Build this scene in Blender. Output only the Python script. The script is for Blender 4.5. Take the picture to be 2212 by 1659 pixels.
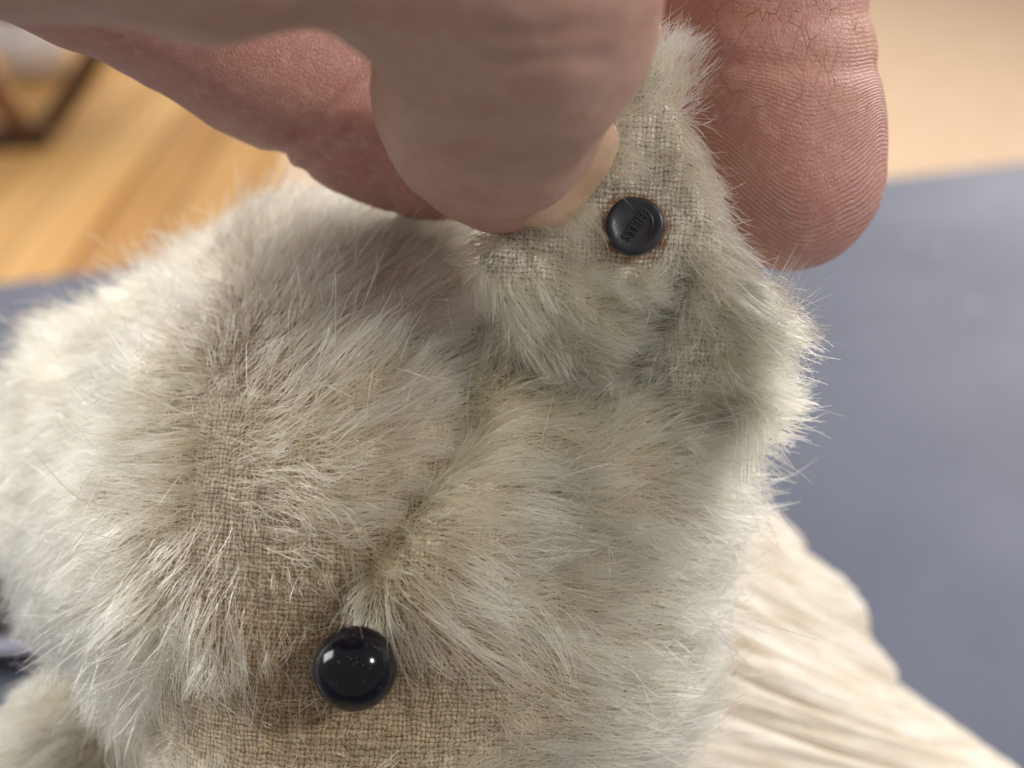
import bpy, math, random
import numpy as np
from mathutils import Vector, Matrix, kdtree

random.seed(4); rng = np.random.default_rng(11)
scn = bpy.context.scene
col = scn.collection
for o in list(bpy.data.objects): bpy.data.objects.remove(o)

# ------------------------------------------------------------------ camera
PITCH = math.radians(40.0)
FD = 90.0                                   # mm from the lens to the plane of the button and the eye
R_ = np.array([1.0, 0, 0])
U_ = np.array([0, math.sin(PITCH), math.cos(PITCH)])
B_ = np.array([0, -math.cos(PITCH), math.sin(PITCH)])   # from the scene to the lens
O_ = np.array([0.0, 0.0, 0.19])             # centre of the sharp plane, 19 cm above the table
CAM = O_ + B_ * FD * 0.001
cd = bpy.data.cameras.new('camera'); cam = bpy.data.objects.new('camera', cd); col.objects.link(cam)
cam.matrix_world = Matrix((( R_[0], U_[0], B_[0], CAM[0]), (R_[1], U_[1], B_[1], CAM[1]), (R_[2], U_[2], B_[2], CAM[2]), (0, 0, 0, 1)))
cd.sensor_width = 36; cd.lens = 36; cd.clip_start = 0.002; cd.clip_end = 50
cd.dof.use_dof = True; cd.dof.focus_distance = 0.0905; cd.dof.aperture_fstop = 14.5
scn.camera = cam

# ------------------------------------------------------------------ light
w = bpy.data.worlds.new('World'); scn.world = w; w.use_nodes = True
w.node_tree.nodes['Background'].inputs[0].default_value = (1.0, 0.955, 0.89, 1)
w.node_tree.nodes['Background'].inputs[1].default_value = 0.37

def area(name, loc, target, sx, sy, power, color):
    l = bpy.data.lights.new(name, 'AREA'); l.shape = 'RECTANGLE'; l.size = sx; l.size_y = sy
    l.energy = power; l.color = color
    o = bpy.data.objects.new(name, l); col.objects.link(o); o.location = loc
    o.rotation_euler = (Vector(target) - Vector(loc)).to_track_quat('-Z', 'Y').to_euler()
    return o
area('window_light', (-1.55, 0.25, 0.85), (0, 0, .17), 0.50, 0.8, 20, (1.0, 0.985, 0.96))
area('ceiling_light', (1.45, 1.8, 1.15), (0.15, 0.2, .05), 1.3, 0.8, 40, (1.0, 0.97, 0.92))
area('desk_light', (1.1, -0.25, 1.15), (0, 0, .17), 0.13, 0.13, 10.5, (1.0, 0.97, 0.93))
area('room_light', (-1.0, 2.6, 1.6), (-.6, 2.0, -.7), 1.2, 1.2, 38, (1.0, 0.95, 0.88))
scn.view_settings.view_transform = 'Standard'; scn.view_settings.look = 'None'
scn.view_settings.exposure = 0.22; scn.view_settings.gamma = 1.0
scn.cycles.use_denoising = True
scn.cycles.max_bounces = 7; scn.cycles.diffuse_bounces = 5; scn.cycles.glossy_bounces = 5
scn.cycles.transmission_bounces = 6; scn.cycles.transparent_max_bounces = 8
scn.cycles.sample_clamp_indirect = 4.0

# ------------------------------------------------------------------ frames and small maths
K = 1024.0 / 2212.0                          # photograph measured on a 2212 px wide copy
def fr(px, py, D):                           # pixel + distance along the optical axis -> mm frame (right, up, to the lens)
    return np.array([(px * K - 512) / 1024 * D, -(py * K - 384) / 1024 * D, FD - D])
def W(p):                                    # mm frame -> world metres
    p = np.asarray(p, float)
    return O_ + (p[..., 0:1] * R_ + p[..., 1:2] * U_ + p[..., 2:3] * B_) * 0.001
def proj(p):                                 # mm frame -> pixel on the 2212 px copy
    D = FD - p[..., 2]
    return (512 + 1024 * p[..., 0] / D) / K, (384 - 1024 * p[..., 1] / D) / K
def on_plane(px, py, z):                     # pixel -> point on a level plane
    d = W(fr(px, py, 100.0)) - CAM
    return CAM + d * ((z - CAM[2]) / d[2])
def unit(v): return v / (np.linalg.norm(v, axis=-1, keepdims=True) + 1e-12)
def hash3(i, j, k, s):
    n = (i * 374761393 + j * 668265263 + k * 2147483647 + s * 974711) & 0xffffffff
    n = ((n ^ (n >> 13)) * 1274126177) & 0xffffffff
    return ((n ^ (n >> 16)) & 0xffff) / 32767.5 - 1.0
def noise(p, scale=1.0, seed=0):             # value noise, -1..1
    q = np.asarray(p, float) * scale + 1000.0
    i = np.floor(q).astype(np.int64); f = q - i; f = f * f * (3 - 2 * f)
    x, y, z = i[..., 0], i[..., 1], i[..., 2]; fx, fy, fz = f[..., 0], f[..., 1], f[..., 2]
    r = 0
    for a in (0, 1):
        for b in (0, 1):
            for c in (0, 1):
                r = r + hash3(x + a, y + b, z + c, seed) * (fx if a else 1 - fx) * (fy if b else 1 - fy) * (fz if c else 1 - fz)
    return r
def smin(a, b, k):
    h = np.clip(0.5 + 0.5 * (b - a) / k, 0, 1)
    return b + (a - b) * h - k * h * (1 - h)
def ellipsoid(p, c, r, M=None):
    q = p - np.asarray(c, float)
    if M is not None: q = q @ np.asarray(M, float).T
    r = np.asarray(r, float)
    k0 = np.linalg.norm(q / r, axis=-1); k1 = np.linalg.norm(q / (r * r), axis=-1) + 1e-9
    return k0 * (k0 - 1) / k1
def cone(p, a, b, ra, rb):                   # tapered capsule
    ab = b - a; t = np.clip(((p - a) @ ab) / (ab @ ab), 0, 1)
    return np.linalg.norm(p - (a + t[..., None] * ab), axis=-1) - (ra + (rb - ra) * t)
def chain(p, pts, k):
    d = None
    for (a, ra), (b, rb) in zip(pts[:-1], pts[1:]):
        e = cone(p, a, b, ra, rb); d = e if d is None else smin(d, e, k)
    return d
def grad(f, p, e=0.05):
    g = np.empty_like(p)
    for i in range(3):
        h = np.zeros(3); h[i] = e
        g[:, i] = f(p + h) - f(p - h)
    return g / (2 * e)
def surface_net(f, lo, hi, step):
    ax = [np.arange(lo[i], hi[i] + step, step) for i in range(3)]
    n = [len(a) for a in ax]
    V = np.empty(n)
    for i in range(n[0]):
        Y, Z = np.meshgrid(ax[1], ax[2], indexing='ij')
        V[i] = f(np.stack([np.full_like(Y, ax[0][i]), Y, Z], -1))
    S = V < 0
    c = [n[0] - 1, n[1] - 1, n[2] - 1]
    acc = np.zeros(c + [3]); cnt = np.zeros(c)
    cs = [(a, b, d) for a in (0, 1) for b in (0, 1) for d in (0, 1)]
    def sub(A, o): return A[o[0]:o[0] + c[0], o[1]:o[1] + c[1], o[2]:o[2] + c[2]]
    for o in cs:
        for axn in range(3):
            if o[axn]: continue
            q = list(o); q[axn] = 1
            m = sub(S, o) != sub(S, q); va, vb = sub(V, o), sub(V, q)
            t = np.where(m, va / np.where(m, va - vb, 1), 0)
            for i in range(3):
                acc[..., i] += np.where(m, o[i] + (t if i == axn else 0), 0)
            cnt += m
    act = cnt > 0
    idx = -np.ones(c, int); idx[act] = np.arange(act.sum())
    ijk = np.argwhere(act)
    P = np.array(lo) + step * (ijk + acc[act] / cnt[act][:, None])
    F = []
    for axn in range(3):
        o1, o2 = (axn + 1) % 3, (axn + 2) % 3
        sl0 = [slice(None)] * 3; sl1 = [slice(None)] * 3
        sl0[axn] = slice(0, -1); sl1[axn] = slice(1, None)
        ch = S[tuple(sl0)] != S[tuple(sl1)]
        e = np.argwhere(ch)
        ok = (e[:, o1] > 0) & (e[:, o2] > 0) & (e[:, o1] < c[o1]) & (e[:, o2] < c[o2])
        e = e[ok]
        d1 = np.zeros(3, int); d1[o1] = 1; d2 = np.zeros(3, int); d2[o2] = 1
        q = [idx[tuple(x.T)] for x in (e, e - d1, e - d1 - d2, e - d2)]
        q = np.stack(q, 1)
        ins = S[tuple(e.T)]
        q[~ins] = q[~ins][:, ::-1]
        F.append(q)
    F = np.concatenate(F)
    F = F[(F >= 0).all(1)]
    for _ in range(3):
        g = grad(f, P); v = f(P)
        P = P - np.clip(v / (np.sum(g * g, 1) + 1e-6), -step, step)[:, None] * g
    return P, F
def mesh(name, verts, faces, mat, parent=None, smooth=True, attrs=None):
    me = bpy.data.meshes.new(name)
    base = np.array(parent.location if parent is not None and parent.parent is None else (parent['base'] if parent is not None else (0, 0, 0)))
    me.from_pydata((np.asarray(verts) - base).tolist(), [], faces if isinstance(faces, list) else faces.tolist())
    me.update()
    if smooth: me.polygons.foreach_set('use_smooth', np.ones(len(me.polygons), bool))
    for k, v in (attrs or {}).items():
        v = np.asarray(v, np.float32)
        if v.ndim == 2:
            a = me.attributes.new(k, 'FLOAT_VECTOR', 'POINT'); a.data.foreach_set('vector', v.ravel())
        else:
            a = me.attributes.new(k, 'FLOAT', 'POINT'); a.data.foreach_set('value', v.ravel())
    if mat is not None: me.materials.append(mat)
    o = bpy.data.objects.new(name, me); col.objects.link(o)
    if parent is not None:
        o.parent = parent
        o['base'] = tuple(base)
    return o
def thing(name, label, cat, loc, group=None):
    o = bpy.data.objects.new(name, None); col.objects.link(o); o.location = loc; o.empty_display_size = .02
    o['label'] = label; o['category'] = cat
    if group: o['group'] = group
    return o
def box(c, s, rz=0.0, bev=0.0):
    """vertices and faces of a chamfered box, centre c, full sizes s"""
    hx, hy, hz = np.array(s) / 2; b = bev
    prof = [(-hz, b), (-hz + b, 0), (hz - b, 0), (hz, b)] if b > 0 else [(-hz, 0), (hz, 0)]
    v = []
    for z, i in prof:
        x, y = hx - i, hy - i
        if b > 0:
            v += [(-x + b, -y, z), (x - b, -y, z), (x, -y + b, z), (x, y - b, z), (x - b, y, z), (-x + b, y, z), (-x, y - b, z), (-x, -y + b, z)]
        else:
            v += [(-x, -y, z), (x, -y, z), (x, y, z), (-x, y, z)]
    n = 8 if b > 0 else 4
    f = [list(range(n))[::-1], list(range(n * (len(prof) - 1), n * len(prof)))]
    for k in range(len(prof) - 1):
        for i in range(n):
            j = (i + 1) % n
            f.append([k * n + i, k * n + j, (k + 1) * n + j, (k + 1) * n + i])
    v = np.array(v); cr, sr = math.cos(rz), math.sin(rz)
    v = np.stack([v[:, 0] * cr - v[:, 1] * sr, v[:, 0] * sr + v[:, 1] * cr, v[:, 2]], 1) + np.array(c)
    return v, f
def bar(a, b, wd, th, bev=0.003):
    """a squared bar from a to b"""
    a, b = Vector(a), Vector(b); L = (b - a).length
    v, f = box((0, 0, 0), (wd, th, L), 0, bev)
    q = (b - a).to_track_quat('Z', 'X')
    return np.array([list(q @ Vector(p) + (a + b) / 2) for p in v]), f

# ------------------------------------------------------------------ materials
class NT:
    def __init__(s, name):
        s.m = bpy.data.materials.new(name); s.m.use_nodes = True
        s.t = s.m.node_tree; s.t.nodes.clear(); s.out = s.t.nodes.new('ShaderNodeOutputMaterial')
    def n(s, typ, **kw):
        nd = s.t.nodes.new(typ)
        for k, v in kw.items():
            if k.startswith('i_'):
                key = k[2:].replace('_', ' ')
                s.set(nd, key, v)
            elif k.startswith('x'):
                s.set(nd, int(k[1:]), v)
            else: setattr(nd, k, v)
        return nd
    def set(s, nd, key, v):
        if isinstance(v, bpy.types.NodeSocket): s.t.links.new(v, nd.inputs[key])
        else: nd.inputs[key].default_value = v
    def math(s, op, a, b=0.0, c=0.0, clamp=False):
        nd = s.n('ShaderNodeMath', operation=op, use_clamp=clamp, x0=a, x1=b, x2=c); return nd.outputs[0]
    def mix(s, f, a, b):
        nd = s.n('ShaderNodeMix', data_type='RGBA'); s.set(nd, 0, f); s.set(nd, 6, a); s.set(nd, 7, b); return nd.outputs[2]
    def ramp(s, f, stops, interp='LINEAR'):
        nd = s.n('ShaderNodeValToRGB'); s.set(nd, 0, f); e = nd.color_ramp.elements; nd.color_ramp.interpolation = interp
        while len(e) < len(stops): e.new(0.5)
        for el, (p, c) in zip(e, stops):
            el.position = p; el.color = c if isinstance(c, tuple) else (c, c, c, 1)
        return nd.outputs[0]
    def attr(s, name): return s.n('ShaderNodeAttribute', attribute_name=name)
    def noise(s, vec, scale, detail=3, rough=.55, dist=0.0):
        nd = s.n('ShaderNodeTexNoise', i_Scale=scale, i_Detail=detail, i_Roughness=rough, i_Distortion=dist)
        s.set(nd, 'Vector', vec); return nd.outputs[0]
    def map(s, vec, scale=(1, 1, 1), rot=(0, 0, 0), loc=(0, 0, 0)):
        nd = s.n('ShaderNodeMapping'); s.set(nd, 'Vector', vec); s.set(nd, 'Scale', scale); s.set(nd, 'Rotation', rot); s.set(nd, 'Location', loc)
        return nd.outputs[0]
    def bump(s, h, strength, dist, normal=None):
        nd = s.n('ShaderNodeBump', i_Strength=strength, i_Distance=dist); s.set(nd, 'Height', h)
        if normal is not None: s.set(nd, 'Normal', normal)
        return nd.outputs[0]
    def principled(s, **kw):
        nd = s.n('ShaderNodeBsdfPrincipled')
        for k, v in kw.items(): s.set(nd, k.replace('_', ' '), v)
        s.t.links.new(nd.outputs[0], s.out.inputs[0]); return nd
def C(r, g, b):                              # display 0-255 -> linear
    f = lambda x: ((x / 255 + .055) / 1.055) ** 2.4 if x > 10 else x / 255 / 12.92
    return (f(r), f(g), f(b), 1)

def mat_fur():
    t = NT('mohair'); hi = t.n('ShaderNodeHairInfo')
    tint = t.attr('tint').outputs['Fac']
    root = t.mix(tint, (.52, .36, .22, 1), (.89, .64, .31, 1))  # dusty roots, coloured darker still to stand in for shade between strands
    tip = t.mix(tint, (.94, .77, .52, 1), (.96, .765, .41, 1))
    c = t.mix(t.ramp(hi.outputs['Intercept'], [(0.05, 0.0), (.75, 1.0)]), root, tip)
    rnd = t.ramp(hi.outputs['Random'], [(0, .68), (1, 1.0)])
    c = t.n('ShaderNodeMix', data_type='RGBA', blend_type='MULTIPLY', x0=1.0, x6=c, x7=rnd).outputs[2]
    h = t.n('ShaderNodeBsdfHairPrincipled', model='CHIANG', parametrization='COLOR')
    t.set(h, 'Color', c); t.set(h, 'Roughness', .17); t.set(h, 'Radial Roughness', .45); t.set(h, 'Random Roughness', .35)
    t.t.links.new(h.outputs[0], t.out.inputs[0]); return t.m

def weave(t, vec, period, distort=.26):
    """height 0..1 of a plain weave, period mm per thread, vec in mm"""
    nz = t.n('ShaderNodeTexNoise', i_Scale=.55, i_Detail=3); t.set(nz, 'Vector', vec)
    nf = t.n('ShaderNodeTexNoise', i_Scale=2.2, i_Detail=2); t.set(nf, 'Vector', vec)
    off = t.n('ShaderNodeVectorMath', operation='MULTIPLY_ADD', x0=nz.outputs[1], x1=(.9, .9, 0), x2=vec).outputs[0]
    off = t.n('ShaderNodeVectorMath', operation='MULTIPLY_ADD', x0=nf.outputs[1], x1=(distort, distort, 0), x2=off).outputs[0]
    sx = t.n('ShaderNodeSeparateXYZ'); t.set(sx, 0, off)
    k = math.pi / period
    a = t.math('MULTIPLY', sx.outputs[0], k); b = t.math('MULTIPLY', sx.outputs[1], k)
    sa, sb = t.math('ABSOLUTE', t.math('SINE', a)), t.math('ABSOLUTE', t.math('SINE', b))
    par = t.math('GREATER_THAN', t.math('MULTIPLY', t.math('SINE', a), t.math('SINE', b)), 0.0)
    warp = t.math('MULTIPLY', t.math('POWER', sa, .6), t.math('MULTIPLY_ADD', sb, .55, .45))
    weft = t.math('MULTIPLY', t.math('POWER', sb, .6), t.math('MULTIPLY_ADD', sa, .55, .45))
    h = t.n('ShaderNodeMix', data_type='FLOAT', x0=par, x2=warp, x3=weft).outputs[0]
    return h, par

def mat_fabric(name, light, dark, stain=None, rust=None, spot=None):
    t = NT(name); p = t.attr('fpos').outputs['Vector']
    h, par = weave(t, t.map(p, rot=(0, 0, .06)), .43)
    n1 = t.noise(p, .12, 4, .6); n2 = t.noise(p, 1.6, 3); n3 = t.noise(t.map(p, scale=(1, 1.6, 1)), 7, 4, .7)
    c = t.mix(t.ramp(n1, [(.35, 0.0), (.65, 1.0)]), light, dark)
    c = t.mix(t.math('MULTIPLY', t.ramp(n2, [(.4, 0.0), (.7, 1.0)]), .35), c, stain or dark)
    if spot is not None:
        ds = t.n('ShaderNodeVectorMath', operation='DISTANCE', x0=p, x1=tuple(spot)).outputs['Value']
        ms = t.math('ADD', ds, t.math('MULTIPLY', t.noise(p, .25, 4), 10.0))
        c = t.mix(t.math('MULTIPLY', t.ramp(t.math('MULTIPLY', ms, .033), [(.32, 1.0), (.80, 0.0)]), .7), c, C(140, 110, 74))
    gap = t.ramp(t.math('MULTIPLY_ADD', n3, .6, h), [(.45, 0.0), (1.25, 1.0)])
    c = t.n('ShaderNodeMix', data_type='RGBA', blend_type='MULTIPLY', x0=1.0, x6=c, x7=t.ramp(gap, [(0, (.36, .32, .27, 1)), (1, (1.08, 1.08, 1.08, 1))])).outputs[2]
    th = t.math('MULTIPLY', t.noise(t.map(p, scale=(.25, 2.3, 1)), 1.0, 2), t.noise(t.map(p, scale=(2.3, .25, 1)), 1.0, 2))
    c = t.n('ShaderNodeMix', data_type='RGBA', blend_type='MULTIPLY', x0=1.0, x6=c, x7=t.ramp(th, [(.14, (.62, .60, .57, 1)), (.36, (1.15, 1.15, 1.15, 1))])).outputs[2]
    if rust is not None:
        d = t.n('ShaderNodeVectorMath', operation='DISTANCE', x0=p, x1=tuple(rust)).outputs['Value']
        m = t.math('ADD', d, t.math('MULTIPLY', t.noise(p, .9, 3), -3.0))
        c = t.mix(t.ramp(m, [(.10, .85), (.24, 0.0)]) if False else t.math('MULTIPLY', t.ramp(t.math('MULTIPLY', m, .2), [(.24, 1.0), (.40, 0.0)]), .8), c, C(140, 92, 50))
    nb = t.bump(t.math('MULTIPLY_ADD', n3, .7, h), .8, .00018)
    t.principled(Base_Color=c, Roughness=.92, Normal=nb, Sheen_Weight=.15, Specular_IOR_Level=.15)
    return t.m

def mat_skin(name, base, red, pale):
    t = NT(name); p = t.attr('fpos').outputs['Vector']
    n1 = t.noise(p, .16, 3); n2 = t.noise(p, .9, 4); n3 = t.noise(p, 4.0, 3)
    c = t.mix(t.math('MULTIPLY', t.ramp(n1, [(.35, 0.0), (.68, 1.0)]), .22), base, red)
    c = t.mix(t.math('MULTIPLY', t.ramp(t.noise(t.map(p, scale=(.25, .9, .5), rot=(0, 0, .25)), .5, 4, .65), [(.45, 0.0), (.7, 1.0)]), .45), c, C(160, 112, 96))
    c = t.mix(t.attr('pink').outputs['Fac'], c, red)
    c = t.mix(t.math('MULTIPLY', t.ramp(n2, [(.5, 0.0), (.75, 1.0)]), .4), c, pale)
    dry = t.math('MULTIPLY', t.ramp(t.noise(t.map(p, loc=(3, 1, 0)), .21, 4, .65), [(.47, 0.0), (.62, 1.0)]), t.attr('crack').outputs['Fac'])
    c = t.mix(t.math('MULTIPLY', dry, .55), c, C(196, 148, 112))
    # friction ridges of the finger pad: the phase is stored with the mesh
    ph = t.attr('ridge').outputs['Fac']; rw = t.attr('ridge_on').outputs['Fac']
    wob = t.math('MULTIPLY_ADD', t.noise(p, .6, 3, .6), 5.0, ph)
    s = t.math('MULTIPLY_ADD', t.math('SINE', wob), .5, .5)
    brk = t.ramp(t.noise(p, 2.6, 3), [(.32, .35), (.5, 1.0)])
    rid = t.math('MULTIPLY', t.math('MULTIPLY', s, rw), brk)
    c = t.mix(t.math('MULTIPLY', t.math('POWER', rid, 2.0), .30), c, C(222, 184, 174))
    # skin cracks and lines
    pv = t.map(p, scale=(1.0, .42, .5), rot=(0, 0, .12))
    pd = t.n('ShaderNodeVectorMath', operation='MULTIPLY_ADD', x0=t.n('ShaderNodeTexNoise', i_Scale=1.3, i_Detail=3, **{}).outputs[1], x1=(.5, .5, .5), x2=pv).outputs[0]
    vo = t.n('ShaderNodeTexVoronoi', feature='DISTANCE_TO_EDGE', i_Scale=.8); t.set(vo, 'Vector', pd)
    msk = t.math('MULTIPLY', t.ramp(t.noise(p, .22, 2), [(.36, 0.0), (.62, 1.0)]), t.attr('crack').outputs['Fac'])
    crk = t.math('MULTIPLY', t.ramp(vo.outputs[0], [(0.0, 1.0), (.017, 0.0)]), msk)
    c = t.mix(t.math('MULTIPLY', crk, .6), c, C(120, 72, 48))
    # fine net of skin lines
    v2 = t.n('ShaderNodeTexVoronoi', feature='DISTANCE_TO_EDGE', i_Scale=2.3); t.set(v2, 'Vector', t.map(p, scale=(1, .7, 1), rot=(0, 0, .7)))
    net = t.ramp(v2.outputs[0], [(0, 0.0), (.10, 1.0)])
    fl = t.n('ShaderNodeTexVoronoi', feature='F1', i_Scale=.9); t.set(fl, 'Vector', p)
    flake = t.math('MULTIPLY', t.ramp(fl.outputs[0], [(.06, 1.0), (.13, 0.0)]), t.ramp(t.noise(p, .5, 2), [(.52, 0.0), (.6, 1.0)]))
    c = t.mix(t.math('MULTIPLY', flake, .5), c, C(226, 200, 180))
    b1 = t.bump(t.math('MULTIPLY_ADD', n3, 1.2, t.math('MULTIPLY', net, t.math('MULTIPLY_ADD', rw, -.32, .36))), .6, .00017)
    b2 = t.bump(t.math('SUBTRACT', rid, t.math('MULTIPLY', crk, 2.0)), .9, .00010, b1)
    ps = t.principled(Base_Color=c, Roughness=t.ramp(n2, [(.3, .34), (.7, .48)]), Normal=b2, Subsurface_Weight=.25, Specular_IOR_Level=.42)
    t.set(ps, 'Subsurface Radius', (1.0, .35, .2)); t.set(ps, 'Subsurface Scale', .0012)
    return t.m

def mat_simple(name, color, rough=.5, metal=0.0, spec=.5, nscale=None, namt=.0, bump=0.0, bdist=.0002, coat=0.0, color2=None, coord='Object'):
    t = NT(name); tc = t.n('ShaderNodeTexCoord').outputs[coord]
    c = color
    kw = {}
    if nscale:
        n = t.noise(tc, nscale, 4, .6)
        c = t.mix(t.ramp(n, [(.3, 0.0), (.7, 1.0)]), color, color2 or tuple([x * (1 - namt) for x in color[:3]] + [1]))
        if bump: kw['Normal'] = t.bump(n, bump, bdist)
        kw['Roughness'] = t.ramp(n, [(.2, max(rough - .08, 0)), (.8, min(rough + .08, 1))])
    else: kw['Roughness'] = rough
    t.principled(Base_Color=c, Metallic=metal, Specular_IOR_Level=spec, Coat_Weight=coat, **kw)
    return t.m

def mat_wood(name, c1, c2, rough=.4):
    t = NT(name); tc = t.n('ShaderNodeTexCoord').outputs['Object']
    oi = t.n('ShaderNodeObjectInfo')
    v = t.n('ShaderNodeVectorMath', operation='MULTIPLY_ADD', x0=t.n('ShaderNodeCombineXYZ', x0=oi.outputs['Random'], x1=oi.outputs['Random']).outputs[0], x1=(37, 53, 0), x2=tc).outputs[0]
    n = t.noise(t.map(v, scale=(26, 1.3, 8)), 1.0, 5, .62, .6)
    c = t.mix(t.ramp(n, [(.3, 0.0), (.7, 1.0)]), c1, c2)
    c = t.n('ShaderNodeMix', data_type='RGBA', blend_type='MULTIPLY', x0=1.0, x6=c, x7=t.ramp(oi.outputs['Random'], [(0, (.60, .52, .44, 1)), (1, (1.0, 1.0, 1.0, 1))])).outputs[2]
    t.principled(Base_Color=c, Roughness=rough, Normal=t.bump(n, .2, .0006))
    return t.m

def mat_cotton():
    t = NT('crinkled_cotton'); p = t.attr('fpos').outputs['Vector']
    st = t.attr('suv').outputs['Vector']
    n = t.noise(t.map(st, scale=(.9, 12, 1)), 3.0, 4, .6)
    n2 = t.noise(t.map(st, scale=(2.5, 5, 1)), 1.5, 3)
    c = t.mix(t.math('MULTIPLY', t.ramp(n2, [(.42, 0.0), (.72, 1.0)]), .8), C(228, 220, 208), C(200, 182, 156))
    c = t.mix(t.math('MULTIPLY', t.ramp(n, [(.5, 0.0), (.7, 1.0)]), .6), c, C(164, 136, 100))
    b = t.bump(n, .5, .0006)
    w_ = weave(t, p, .22)[0]
    b = t.bump(w_, .3, .00008, b)
    t.principled(Base_Color=c, Roughness=.85, Normal=b, Sheen_Weight=.2, Specular_IOR_Level=.2)
    return t.m

# ------------------------------------------------------------------ room: table, floor, rug
M_table = None
def mat_table():
    t = NT('grey_laminate'); tc = t.n('ShaderNodeTexCoord').outputs['Object']
    n = t.noise(tc, 9, 5, .6); sp = t.n('ShaderNodeTexVoronoi', feature='F1', i_Scale=46); t.set(sp, 'Vector', tc)
    c = t.mix(t.ramp(n, [(.3, 0.0), (.7, 1.0)]), C(86, 91, 109), C(75, 80, 97))
    dot = t.math('MULTIPLY', t.ramp(sp.outputs[0], [(.10, 1.0), (.2, 0.0)]), t.ramp(t.noise(tc, 21, 1), [(.55, 0.0), (.62, 1.0)]))
    c = t.mix(t.math('MULTIPLY', dot, .10), c, C(200, 205, 215))
    t.principled(Base_Color=c, Roughness=t.ramp(n, [(.2, .50), (.8, .62)]), Specular_IOR_Level=.42, Normal=t.bump(t.noise(tc, 60, 3), .05, .0004))
    return t.m
FLOOR_Z = -0.73
e0, e1 = on_plane(0, 606, 0.0), on_plane(2212, 346, 0.0)      # far edge of the table top
ed = unit(e1 - e0); en = np.array([-ed[1], ed[0], 0.0]);      # along the edge, and away from us
tz = math.atan2(ed[1], ed[0])
mid = (e0 + e1) / 2
tv, tf = box((mid[0] - en[0] * .36, mid[1] - en[1] * .36, -.0125), (1.5, .72, .025), tz, .002)
tbl = thing('table', 'grey laminate table top under the plush bear', 'table', (mid[0] - en[0] * .36, mid[1] - en[1] * .36, FLOOR_Z))
mesh('table_top', tv, tf, mat_table(), tbl, smooth=False)
legm = mat_simple('leg_metal', C(70, 72, 78), .45, .7)
for sx in (-.68, .68):
    for sy in (-.66, -.06):
        q = mid + ed * sx + en * sy
        v, f = box((q[0], q[1], (FLOOR_Z - .026) / 2), (.04, .04, -FLOOR_Z - .026), tz, .003)
        mesh('leg', v, f, legm, tbl, smooth=False)

fl_v, fl_f = box((0, 2.2, FLOOR_Z - .06), (9, 9, .08))
floor = mesh('floor', fl_v, fl_f, mat_simple('subfloor', C(90, 62, 36), .8), smooth=False)
floor['kind'] = 'structure'; floor['label'] = 'honey coloured wooden plank floor below the table'; floor['base'] = (0, 0, 0)
woodm = mat_wood('floor_wood', C(238, 200, 138), C(212, 160, 96), .42)
pa, pb = on_plane(300, 700, FLOOR_Z), on_plane(640, 120, FLOOR_Z)     # boards run this way in the photograph
pdv = unit(pb - pa); pn = np.array([pdv[1], -pdv[0], 0.0]); prz = math.atan2(pdv[1], pdv[0]) - math.pi / 2
pw = .12
v0, f0 = box((0, 0, 0), (pw - .008, 5.2, .02), 0, .002)
pm = bpy.data.meshes.new('plank'); pm.from_pydata(v0.tolist(), [], f0); pm.materials.append(woodm)
pcen = on_plane(330, 420, FLOOR_Z)
for i in range(-9, 14):
    o = bpy.data.objects.new('plank', pm); col.objects.link(o); o.parent = floor
    q = pcen + pn * (i * pw) + pdv * (.3 * ((i * 7) % 5 - 2)); o.location = (q[0], q[1], FLOOR_Z - .0095); o.rotation_euler = (0, 0, prz)

ra, rb = on_plane(600, 420, FLOOR_Z), on_plane(700, -60, FLOOR_Z)
rd = unit(rb - ra); rn = np.array([rd[1], -rd[0], 0]); rc = (ra + rb) / 2 + rn * 1.5
v, f = box((rc[0], rc[1], FLOOR_Z + .0075), (3.0, 4.2, .011), math.atan2(rd[1], rd[0]) - math.pi / 2, .004)
rug = mesh('rug', v, f, mat_simple('rug_wool', C(208, 182, 158), .95, 0, .1, 14, .10, .4, .002, color2=C(202, 174, 146)), smooth=False)
rug['label'] = 'plain beige rug lying on the wooden floor beyond the table'; rug['category'] = 'rug'

# wooden chair foot, bag
chw = mat_wood('chair_wood', C(150, 96, 48), C(110, 66, 30), .45); chd = mat_wood('dark_chair_wood', C(84, 56, 26), C(60, 38, 16), .5)
j = on_plane(100, 312, FLOOR_Z); j[2] += .02
cl = thing('folding_chair', 'brown wooden folding chair on the plank floor beside the table', 'chair', (j[0], j[1], FLOOR_Z))
s1 = on_plane(-420, 345, FLOOR_Z); s1[2] += .02
v, f = bar(j + np.array([.01, 0, 0]), s1, .04, .04); mesh('foot_rail', v, f, chd, cl, smooth=False)
a2 = on_plane(215, 105, FLOOR_Z + .17); up2 = unit(a2 - j)
v, f = bar(j + up2 * .02, j + up2 * .62, .042, .025); mesh('leg', v, f, chd, cl, smooth=False)
a3 = on_plane(-10, 165, FLOOR_Z + .14); up3 = unit(a3 - j)
v, f = bar(j + up3 * .02 + np.array([-.03, .0, 0]), j + up3 * .7 + np.array([-.03, 0, 0]), .042, .025); mesh('leg', v, f, chw, cl, smooth=False)
st0, st1 = j + up2 * .6, j + up3 * .66
v, f = box(((st0 + st1) / 2 + np.array([-.1, .05, .05])), (.42, .4, .025), .2, .004); mesh('seat', v, f, chw, cl, smooth=False)

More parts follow.
